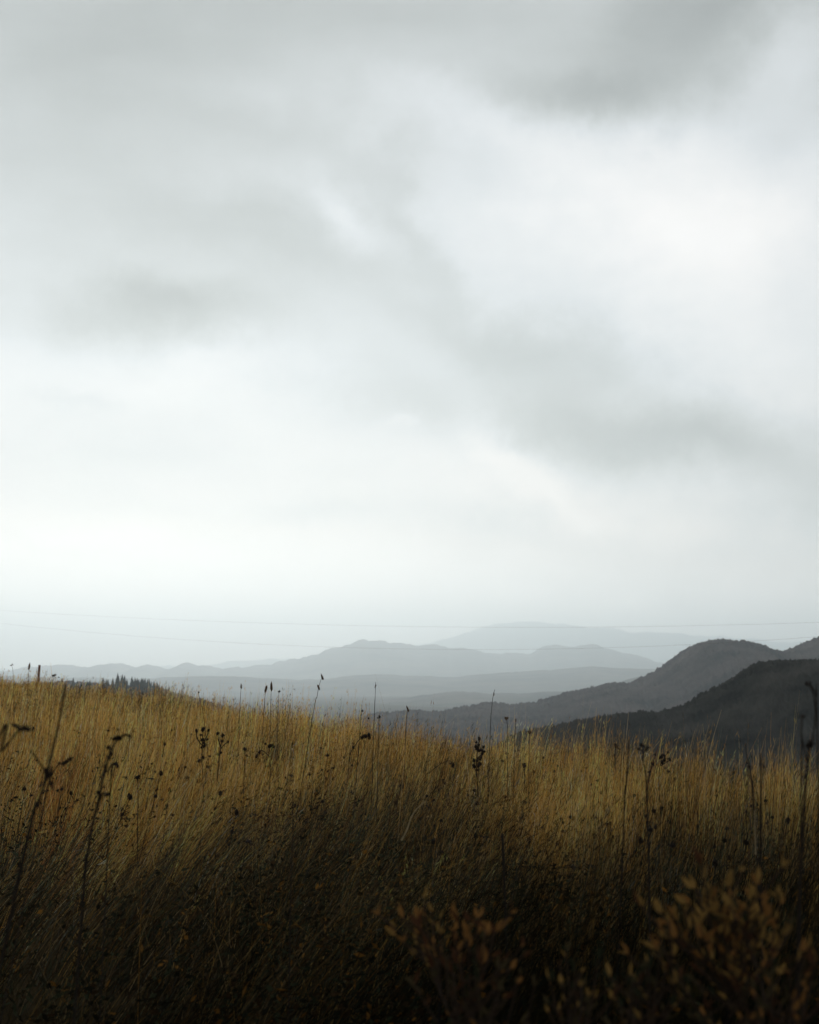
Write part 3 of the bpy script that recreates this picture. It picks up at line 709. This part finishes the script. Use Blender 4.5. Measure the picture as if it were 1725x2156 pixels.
# --- small weeds dotted through the grass: prototypes, then copies
def small_weed(kind):
    e_ = root_at((0, 0, 0), 'small_weed')
    h = {0: .66, 1: .60, 2: .72, 3: .56, 4: .64}[kind]
    top = Vector((.05, 0, h)); mid = Vector((.015, .01, h * .5))
    sp = smooth_path([(0, 0, -.02), mid, top], 3)
    link('stem', tube_mesh('stem', sp, [.004 - .0022 * i / (len(sp) - 1) for i in range(len(sp))], 5), M_dead, e_)
    hs = {0: [(top, 'knob', .020)], 1: [(top, 'oval', .018), (top + Vector((.05, .01, -.05)), 'knob', .015)],
          2: [(top, 'knob', .017), (top + Vector((-.045, 0, -.04)), 'knob', .014), (top + Vector((.04, .02, -.09)), 'oval', .015)],
          3: [(top, 'flat', .030)], 4: [(top, 'oval', .021), (top + Vector((-.02, 0, -.13)), 'oval', .016), (top + Vector((.03, 0, -.20)), 'knob', .015)]}[kind]
    for p_, k_, r_ in hs:
        if p_ is not top:
            b_ = Vector((top.x * .8, 0, p_.z - .07))
            link('branch', tube_mesh('branch', [b_, (b_ + p_) / 2 + Vector((0, 0, -.012)), p_], [.002] * 3, 4), M_dead, e_)
        head(k_, r_, p_, e_)
    return e_
WL = ['small weed with one round black seed head amid the golden grass', 'small weed with an oval head and a lower side knob amid the golden grass',
      'small weed with three spread black knobs amid the golden grass', 'small weed with a flat dark head amid the golden grass', 'small weed with beads of dark heads down its stem amid the golden grass']
WG = ['single-headed small weeds in the grass', 'two-headed small weeds in the grass', 'three-headed small weeds in the grass', 'flat-headed small weeds in the grass', 'beaded small weeds in the grass']
protos = [small_weed(k_) for k_ in range(5)]
kids = [list(p_.children) for p_ in protos]
used = [False] * 5
rw = random.Random(5)
WEEDS = []
placed = 0
while placed < 190:
    px = rw.uniform(8, 812); py0 = float(np.interp(px, TPX, TPY))
    py = py0 + 4 + 96 * rw.random() ** 1.3
    if px < 250: py += 22 * rw.random()
    # a distance at which a head of this height shows at that row
    hgt = rw.uniform(.56, .74)
    u = (px - CX) / FPX; best = None
    Dm = float(np.interp(u, TU, TD))
    lo_, hi_ = 4.5, Dm
    for _ in range(24):
        md = (lo_ + hi_) / 2
        zt = gz(u * md, md) + hgt
        row = HOR + (EYE - zt) / md * FPX
        if row > py: lo_ = md
        else: hi_ = md
    d = (lo_ + hi_) / 2
    if d < 5 or d > 26 or vnoise(px * .02, py * .04, 8) < .3: continue
    k_ = rw.randrange(5)
    if used[k_]:
        o = protos[k_].copy(); COL.objects.link(o)
        for ch in kids[k_]:
            c_ = ch.copy(); COL.objects.link(c_); c_.parent = o
    else: o = protos[k_]; used[k_] = True
    x_ = u * d; s_ = hgt / .66 * (1 + .008 * d)
    o.location = (x_, d, gz(x_, d)); o.rotation_euler = (rw.uniform(-.1, .1), rw.uniform(0, .3), rw.uniform(-.7, .7))
    o.scale = (s_, s_, hgt / .66)
    tag(o, WL[k_], 'weed', WG[k_]); placed += 1; WEEDS.append((o, k_, px, py))

# each small weed is named by its look and by what it stands beside
ANCH = [(38, 690, 'the fence post'), (52, 745, 'the long leaning blurred stalk'), (118, 745, 'the knobbly stalk with bent crown'), (75, 700, 'the flat skyline umbel'),
        (138, 690, 'the far conifers'), (66, 762, 'the low three-headed cluster'), (138, 782, 'the lone round black head'), (203, 738, 'the thistle with three upright heads'),
        (222, 745, 'the paired-head thistle'), (242, 690, 'the lone small brown spike'), (268, 700, 'the twin brown spikes'), (315, 705, 'the tallest grass spike'),
        (271, 755, 'the crumpled double head'), (292, 800, 'the long upright black stem'), (362, 740, 'the nodding hooked weed'), (375, 700, 'the hair-thin tall grass stem'),
        (407, 715, 'the brown skyline spike'), (445, 765, 'the arching stem with hanging head'), (478, 745, 'the tall black branched weed'), (410, 815, 'the pale bent straw'),
        (468, 785, 'the bleached bent stem'), (507, 725, 'the fan-shaped brown head'), (524, 768, 'the stubby cup-headed weed'), (530, 740, 'the golden stem with curled tip'),
        (503, 840, 'the thick broken stump'), (615, 755, 'the knotted black-headed stalk'), (626, 790, 'the bare straight dark stem'), (646, 760, 'the tall forked flat-crowned stalk'),
        (652, 800, 'the reddish knobbed stem'), (664, 770, 'the weed with ringed heads'), (676, 790, 'the short two-knobbed weed'), (748, 765, 'the curved jointed stem'),
        (760, 790, 'the straight black rod'), (805, 770, 'the tall edge stalk'), (700, 765, 'the foot of the dark hill'), (580, 755, 'the foot of the mid hill'), (345, 790, 'the dark patch at centre')]
WN = ['one-headed weed', 'two-headed weed', 'three-knobbed weed', 'flat-headed weed', 'beaded weed']
ORD = ['first', 'second', 'third', 'fourth', 'fifth', 'sixth', 'seventh', 'eighth', 'ninth', 'tenth', 'eleventh', 'twelfth']
bins = {}
for rec in WEEDS:
    _, k_, px, py = rec
    a_ = min(ANCH, key=lambda q: (q[0] - px) ** 2 + (q[1] - py) ** 2)
    dx, dy = px - a_[0], py - a_[1]
    if abs(dx) > abs(dy): rel = 'to the right of' if dx > 0 else 'to the left of'
    else: rel = 'below' if dy > 0 else 'above'
    bins.setdefault((k_, rel, a_[2]), []).append(rec)
for (k_, rel, an), L_ in bins.items():
    if len(L_) == 1: L_[0][0]['label'] = 'small dark ' + WN[k_] + ' ' + rel + ' ' + an
    else:
        for i, r_ in enumerate(sorted(L_, key=lambda q: q[2])):
            r_[0]['label'] = ORD[min(i, 11)] + ' ' + WN[k_] + ' from left, ' + rel.replace('to the ', '') + ' ' + an

# ------------------------------------------------------------------ leafy saplings in the near foreground
LEAFC = {'ochre': (.32, .195, .062), 'orange': (.31, .155, .050), 'red': (.095, .045, .024), 'dull': (.085, .066, .034), 'green': (.036, .042, .024)}
def leaf_mesh(mat, bendy):
    L_, W_ = 1.0, .40
    rows_ = [(0, .06), (.16, .42), (.36, .92), (.58, .95), (.80, .48), (1.0, .02)]
    V_, F_ = [], []
    for t_v, w_v in rows_:
        z_ = -bendy * t_v * t_v
        for s_v, dz in ((-1, .10), (0, 0), (1, .10)):
            V_.append((s_v * w_v * W_ * .5, t_v * L_, z_ + dz * w_v * .5))
    for i in range(len(rows_) - 1):
        for j in (0, 1):
            a_ = i * 3 + j; F_.append((a_, a_ + 1, a_ + 4, a_ + 3))
    me = bpy.data.meshes.new('leaf'); me.from_pydata(V_, [], F_); me.materials.append(mat); me.update()
    for p_ in me.polygons: p_.use_smooth = True
    return me
LM = {k_: [leaf_mesh(mat_leafy('leaf_' + k_, .3, rgb), b) for b in (.08, .22, .38)] for k_, rgb in LEAFC.items()}

def sapling(label, tips, d, colours, foot_px, leaf_px=15, per=11, trunk=None, group='leafy saplings in the foreground', seed=1, spread=.55):
    """tips: pixels where twigs end (distance may differ per tip); leaves sit along each twig"""
    rd = random.Random(seed)
    fx, fd = at(foot_px, 900, d).x, d
    base = Vector((fx, fd, gz(fx, fd)))
    e_ = root_at(base, 'autumn_sapling')
    hmax = max(at(a, b, d).z for a, b in tips) - base.z
    tr = [Vector((0, 0, -.02)), Vector((.012, 0, hmax * .3)), Vector((-.008, .01, hmax * .6)), Vector((.012, .0, hmax * .84))] if trunk is None else trunk(base)
    tk = link('trunk', tube_mesh('trunk', smooth_path(tr), [.0085 - .0055 * i / 12 for i in range(4 * (len(tr) - 1) + 1)], 7, .1), M_bark, e_)
    for a, b in tips:
        dd = d + rd.uniform(-.16, .16)
        tip = at(a, b, dd) - base
        zs = min(max(tip.z - max(.10, abs(tip.x) * rd.uniform(1.0, 1.9)) - .03, hmax * .25), hmax * .82)
        st = Vector((.006, 0, zs))
        for t0, t1 in zip(tr, tr[1:]):
            if t0.z <= zs <= t1.z: st = t0.lerp(t1, (zs - t0.z) / (t1.z - t0.z))
        midp = st.lerp(tip, .5) + Vector(((tip.x - st.x) * rd.uniform(.05, .18), 0, -.02 * rd.random()))
        pth = smooth_path([st, midp, tip], 6)
        tw = link('twig', tube_mesh('twig', pth, [.0034 - .0020 * i / (len(pth) - 1) for i in range(len(pth))], 5), M_twig, e_)
        sub = []
        for q_ in range(2):   # short side shoots
            i0 = rd.randrange(len(pth) // 3, len(pth) - 4); s0 = pth[i0]; ya = rd.uniform(0, 6.28)
            ln_ = rd.uniform(.05, .11) * leaf_px / 15
            e1 = s0 + Vector((math.cos(ya) * ln_, math.sin(ya) * ln_ * .6, ln_ * rd.uniform(.5, 1.1)))
            sh = smooth_path([s0, (s0 + e1) / 2 + Vector((0, 0, -.008)), e1], 3); sub.append(sh)
            link('shoot', tube_mesh('shoot', sh, [.0020] * len(sh), 4), M_twig, tw)
        nodes = []
        for k in range(int(per * .75)):
            t = .12 + .88 * (k + rd.random() * .9) / int(per * .75)
            nodes.append((pth, min(t, .97), rd.choice((1, 1, 2, 2, 3))))
        for sh in sub: nodes += [(sh, .97, 2), (sh, .6, 1)]
        nodes.append((pth, .999, 2))
        for P1, t, cnt in nodes:
            i = min(int(t * (len(P1) - 1)), len(P1) - 2); f = t * (len(P1) - 1) - i
            pos = P1[i].lerp(P1[i + 1], min(f, 1)); ax = (P1[i + 1] - P1[i]).normalized()
            yaw = rd.uniform(0, 6.28)
            for k in range(cnt):
                hi = (pos.z - tip.z) * FPX / dd    # pixels below the tip
                ck = rd.choice(colours if rd.random() < (.85 if hi > -45 else .35) else ['dull', 'dull', 'green', 'red'])  # leaves well below the tip mostly darker, shade put into leaf colour
                lf = bpy.data.objects.new('leaf', LM[ck][rd.randrange(3)]); COL.objects.link(lf); lf.parent = tw
                ya = yaw + k * 2.4 + rd.uniform(-.4, .4)
                dirv = (ax * rd.uniform(.7, 1.7) + Vector((math.cos(ya) * spread * 1.1, math.sin(ya) * spread * .8, rd.uniform(-.05, .7)))).normalized()
                zup = Vector((rd.uniform(-.9, .9), rd.uniform(-1.2, -.1), rd.uniform(-.3, .8)))
                xv = dirv.cross(zup).normalized(); zv = xv.cross(dirv)
                s_ = .86 * leaf_px * dd / FPX * rd.choice((.5, .75, .95, 1.1, 1.3)) * rd.uniform(.85, 1.1)
                M = Matrix((xv, dirv, zv)).transposed().to_4x4()
                lf.matrix_basis = Matrix.Translation(pos) @ M @ Matrix.Diagonal((s_ * rd.uniform(.6, 1.15), s_, s_ * rd.uniform(.6, 2.2), 1))
    tag(e_, label, 'sapling', group)
    return e_

sapling('largest orange-leaved sapling, its dark forked trunk near the corner of the view', [(702, 866), (712, 893), (728, 880), (757, 884), (748, 897), (690, 905), (676, 920), (668, 938), (780, 902), (788, 925), (740, 912), (724, 915), (700, 925), (765, 920), (775, 948), (805, 950), (655, 948)],
        2.75, ['ochre', 'ochre', 'orange'], 722, 17, 12, seed=4)
sapling('thin sapling topped by a pair of bright orange leaves, leftmost of the saplings', [(424, 898), (432, 912), (418, 918), (440, 920)], 3.1, ['orange', 'ochre'], 436, 14, 6, seed=9)
sapling('sapling with long rust-red leaves spread like a hand', [(478, 918), (468, 922), (486, 932), (455, 940), (462, 960)], 2.9, ['orange', 'red'], 466, 18, 6, seed=12)
sapling('low reddish sapling in the dark foot of the slope', [(430, 955), (445, 965), (500, 962), (520, 975), (480, 975), (415, 985), (455, 990), (535, 985)], 2.8, ['red', 'dull', 'orange', 'dull'], 470, 14, 6, seed=15)
sapling('yellow-green sapling with small upright leaves, left of the largest one', [(660, 950), (648, 962), (640, 972), (628, 985), (655, 978), (615, 990)], 2.7, ['ochre', 'dull', 'green'], 640, 13, 8, seed=18)
sapling('small sapling with few yellow leaf tips between red and green neighbours', [(566, 952), (560, 965), (575, 968), (550, 980), (582, 985), (598, 960)], 2.75, ['ochre', 'dull', 'green'], 570, 13, 7, seed=22)
sapling('dim reddish sapling filling the corner beneath the tall edge stalk', [(790, 965), (805, 975), (770, 980), (815, 960), (755, 990), (735, 975), (700, 985), (680, 980)], 2.6, ['red', 'dull', 'orange'], 775, 15, 8, seed=27)

# ------------------------------------------------------------------ fence post
pd = 58.0
pt_ = at(39.5, 665, pd); bx_ = at(37.5, 690, pd)
gzv = gz(bx_.x, pd)
e_ = root_at((bx_.x, pd, gzv), 'fence_post')
H_ = pt_.z - gzv
me = tube_mesh('post', [(0, 0, -.2), (.02, 0, H_ * .5), (pt_.x - bx_.x, 0, H_)], [.055, .052, .046], 8, .06)
link('post', me, M_post, e_)
for zf in (.45, .75):
    link('wire_staple', tube_mesh('wire_staple', [(-.06, -.05, H_ * zf), (0, -.075, H_ * zf), (.06, -.05, H_ * zf)], [.004] * 3, 5), M_cable, e_)
tag(e_, 'leaning reddish wooden fence post on the grassy crest', 'fence post')

# ------------------------------------------------------------------ power line
PD = 80.0
def cable(name, y0, k, x0, xa, xb, label, dd):
    pts = []
    for i in range(61):
        px = xa + (xb - xa) * i / 60
        f_ = (px + 250) / 1250
        pts.append(at(px, y0 - k * (px - x0) ** 2, 1 / ((1 - f_) / 260 + f_ / 62) + dd))
    o = link(name, tube_mesh(name, pts, [.0032] * len(pts), 5), M_cable)
    return tag(o, label, 'cable', 'power line cables')
cable('power_cable', 627.3, 6e-5, 530, -250, 1000, 'upper of two thin overhead cables crossing the pale sky', .6)
cable('power_cable', 649.6, 1.14e-4, 480, -250, 1000, 'lower of two thin overhead cables, crossing just above the hills', -.6)

# ------------------------------------------------------------------ distant conifers on the shoulder of the low hill
MC = mat_hill('conifer_needles', (.012, .016, .014), (.035, .042, .036), .4)
def conifer(h, seed):
    rd = random.Random(seed); bm = bmesh.new(); tiers = 7
    for i in range(tiers):
        z0 = h * (.10 + .80 * i / tiers); z1 = min(z0 + h * .30, h); r = h * .25 * (1 - i / tiers) + .4
        ring = [bm.verts.new((math.cos(a) * r * rd.uniform(.6, 1.2), math.sin(a) * r * rd.uniform(.6, 1.2), z0 + rd.uniform(-.4, .4))) for a in [k * 2 * math.pi / 9 for k in range(9)]]
        tp = bm.verts.new((rd.uniform(-.2, .2), rd.uniform(-.2, .2), z1))
        for k in range(9): bm.faces.new((ring[k], ring[(k + 1) % 9], tp))
    me = bpy.data.meshes.new('crown'); bm.to_mesh(me); bm.free(); me.materials.append(MC)
    e_ = root_at((0, 0, 0), 'conifer'); link('crown', me, MC, e_)
    link('trunk', tube_mesh('trunk', [(0, 0, -3), (0, 0, h * .5)], [.35, .2], 6), M_bark, e_)
    return e_
cp_ = [conifer(17, 1), conifer(20, 2), conifer(15, 3)]
ck_ = [list(c_.children) for c_ in cp_]; cu = [False] * 3
prof = s4((250, 2716), (400, 2716), (430, 2708), (445, 2702), (470, 2700), (485, 2705), (520, 2706), (545, 2712), (580, 2718), (600, 2720), (625, 2734), (660, 2750), (700, 2760))
pxs = [p_[0] for p_ in prof]; pys = [p_[1] for p_ in prof]
CONF = []
rw = random.Random(3); i = 0; px = 62.0
bpy.context.view_layer.update()
while px < 172:
    py = float(np.interp(px, pxs, pys)) + rw.uniform(-2.2, 2.6)
    if px < 104 and rw.random() < .45: px += 3; continue
    k_ = i % 3
    if cu[k_]:
        o = cp_[k_].copy(); COL.objects.link(o)
        for ch in ck_[k_]: c_ = ch.copy(); COL.objects.link(c_); c_.parent = o
    else: o = cp_[k_]; cu[k_] = True
    d = 1500 + rw.uniform(-30, 30)
    t_v = at(px, py, d); o.location = (t_v.x, d, t_v.z - (17, 20, 15)[k_] * .97)
    o.rotation_euler.z = rw.uniform(0, 6)
    tag(o, ' ', 'conifer', 'conifers beyond the crest'); CONF.append((o, py))
    i += 1; px += rw.choice((1.2, 1.8, 2.6, 4.2)) * rw.uniform(.8, 1.2)
TENS = ['', '', 'twenty', 'thirty', 'forty']
for i, (o, py) in enumerate(CONF):
    m_ = i + 1
    if m_ <= 12: w_ = ORD[i]
    elif m_ < 20: w_ = ['thirteenth', 'fourteenth', 'fifteenth', 'sixteenth', 'seventeenth', 'eighteenth', 'nineteenth'][m_ - 13]
    elif m_ % 10 == 0: w_ = {20: 'twentieth', 30: 'thirtieth', 40: 'fortieth', 50: 'fiftieth'}[m_]
    else: w_ = TENS[m_ // 10] + '-' + ORD[m_ % 10 - 1]
    o['label'] = 'dark hazy conifer, ' + w_ + ' from the fence-post end of the far tree row'
# the wooded shoulder they stand on
hill('hill', [(-300, 1490), (60, 1474), (120, 1466), (200, 1464), (260, 1470), (330, 1484), (400, 1510), (470, 1570)], 1500, 420, MH1, -118, nx=240, ny=60, bump=.0014, seed=61)

# ------------------------------------------------------------------ added unseen trees, boughs put overhead to shade the near slope
M_shade_tree = mat_leafy('shade_tree_leaves', .15, (.045, .050, .022))
def shade_tree(x, y, h, reach, seed):
    r_ = np.random.default_rng(seed)
    base = Vector((x, y, gz(x, y))); e_ = root_at(base, 'unseen_shade_tree')
    link('trunk', tube_mesh('trunk', smooth_path([(0, 0, -.1), (.1, .05, h * .3), (.0, .3, h * .6), (.1, .5, h * .9)], 3), [.30 - .023 * i for i in range(10)], 8, .08), M_bark, e_)
    ctr = []
    for k in range(16):
        a = r_.uniform(0, 6.28); f = r_.random() ** .6
        c_ = Vector((math.cos(a) * 3.8 * f, math.sin(a) * 3.4 * f + (reach * .55 if math.sin(a) > 0 else 0) * f, h * r_.uniform(.48, 1.0)))
        ctr.append(c_)
        if k < 6:
            link('limb', tube_mesh('limb', smooth_path([(.03, .2, h * .42), Vector((0, .2, h * .5)).lerp(c_, .6), c_], 3), [.09 - .011 * i for i in range(7)], 5, .1), M_bark, e_)
    n = 4600
    which = r_.integers(0, len(ctr), n); C_ = np.array([list(c) for c in ctr])[which]
    v = r_.normal(0, 1, (n, 3)); v /= np.linalg.norm(v, axis=1)[:, None]
    p = C_ + v * (r_.random(n) ** .4)[:, None] * np.array([1.9, 1.9, 1.3])
    # boughs stay above the field of view
    wy = p[:, 1] + y
    keep = p[:, 2] > np.maximum(2.6, (wy + .6) * .60 + 1.9) - base.z
    p = p[keep]; n = len(p)
    a1 = r_.normal(0, 1, (n, 3)); a1 /= np.linalg.norm(a1, axis=1)[:, None]
    b1 = np.cross(a1, r_.normal(0, 1, (n, 3))); b1 /= np.linalg.norm(b1, axis=1)[:, None]
    L1 = r_.uniform(.16, .34, n)[:, None]; W1 = L1 * .62
    V = np.stack([p - a1 * L1, p + b1 * W1, p + a1 * L1, p - b1 * W1], 1).reshape(-1, 3)
    me = np_mesh('crown', V, np.arange(n * 4).reshape(n, 4)); cr = link('crown', me, M_shade_tree, e_)
    return e_
for i, (x, y, h, rc) in enumerate([(-1.8, -3.2, 9.5, 5.0), (3.2, -2.8, 10.5, 5.4), (-6.6, -2.4, 10, 5.2), (8.2, -2.2, 9.5, 5.2), (.9, -7.5, 12, 2), (-4.6, -8.5, 13, 2), (6.2, -8.0, 12, 2), (-11.5, -3.5, 11, 4), (13.2, -3.6, 11, 4), (-5.2, -.4, 9.5, 4), (-10.5, 2.0, 9.5, 3)]):
    tag(shade_tree(x, y, h, rc, 100 + i), 'added unseen shade tree, ' + ['nearest behind on one side', 'tall, nearest on the other side', 'third along', 'with high boughs, fourth along', 'in the back row, middle', 'in the back row, tallest', 'in the back row, far end', 'at the far left end', 'at the far right end', 'closest beside the slope', 'farthest out beside the slope'][i], 'tree', 'added unseen shade trees behind the viewpoint')
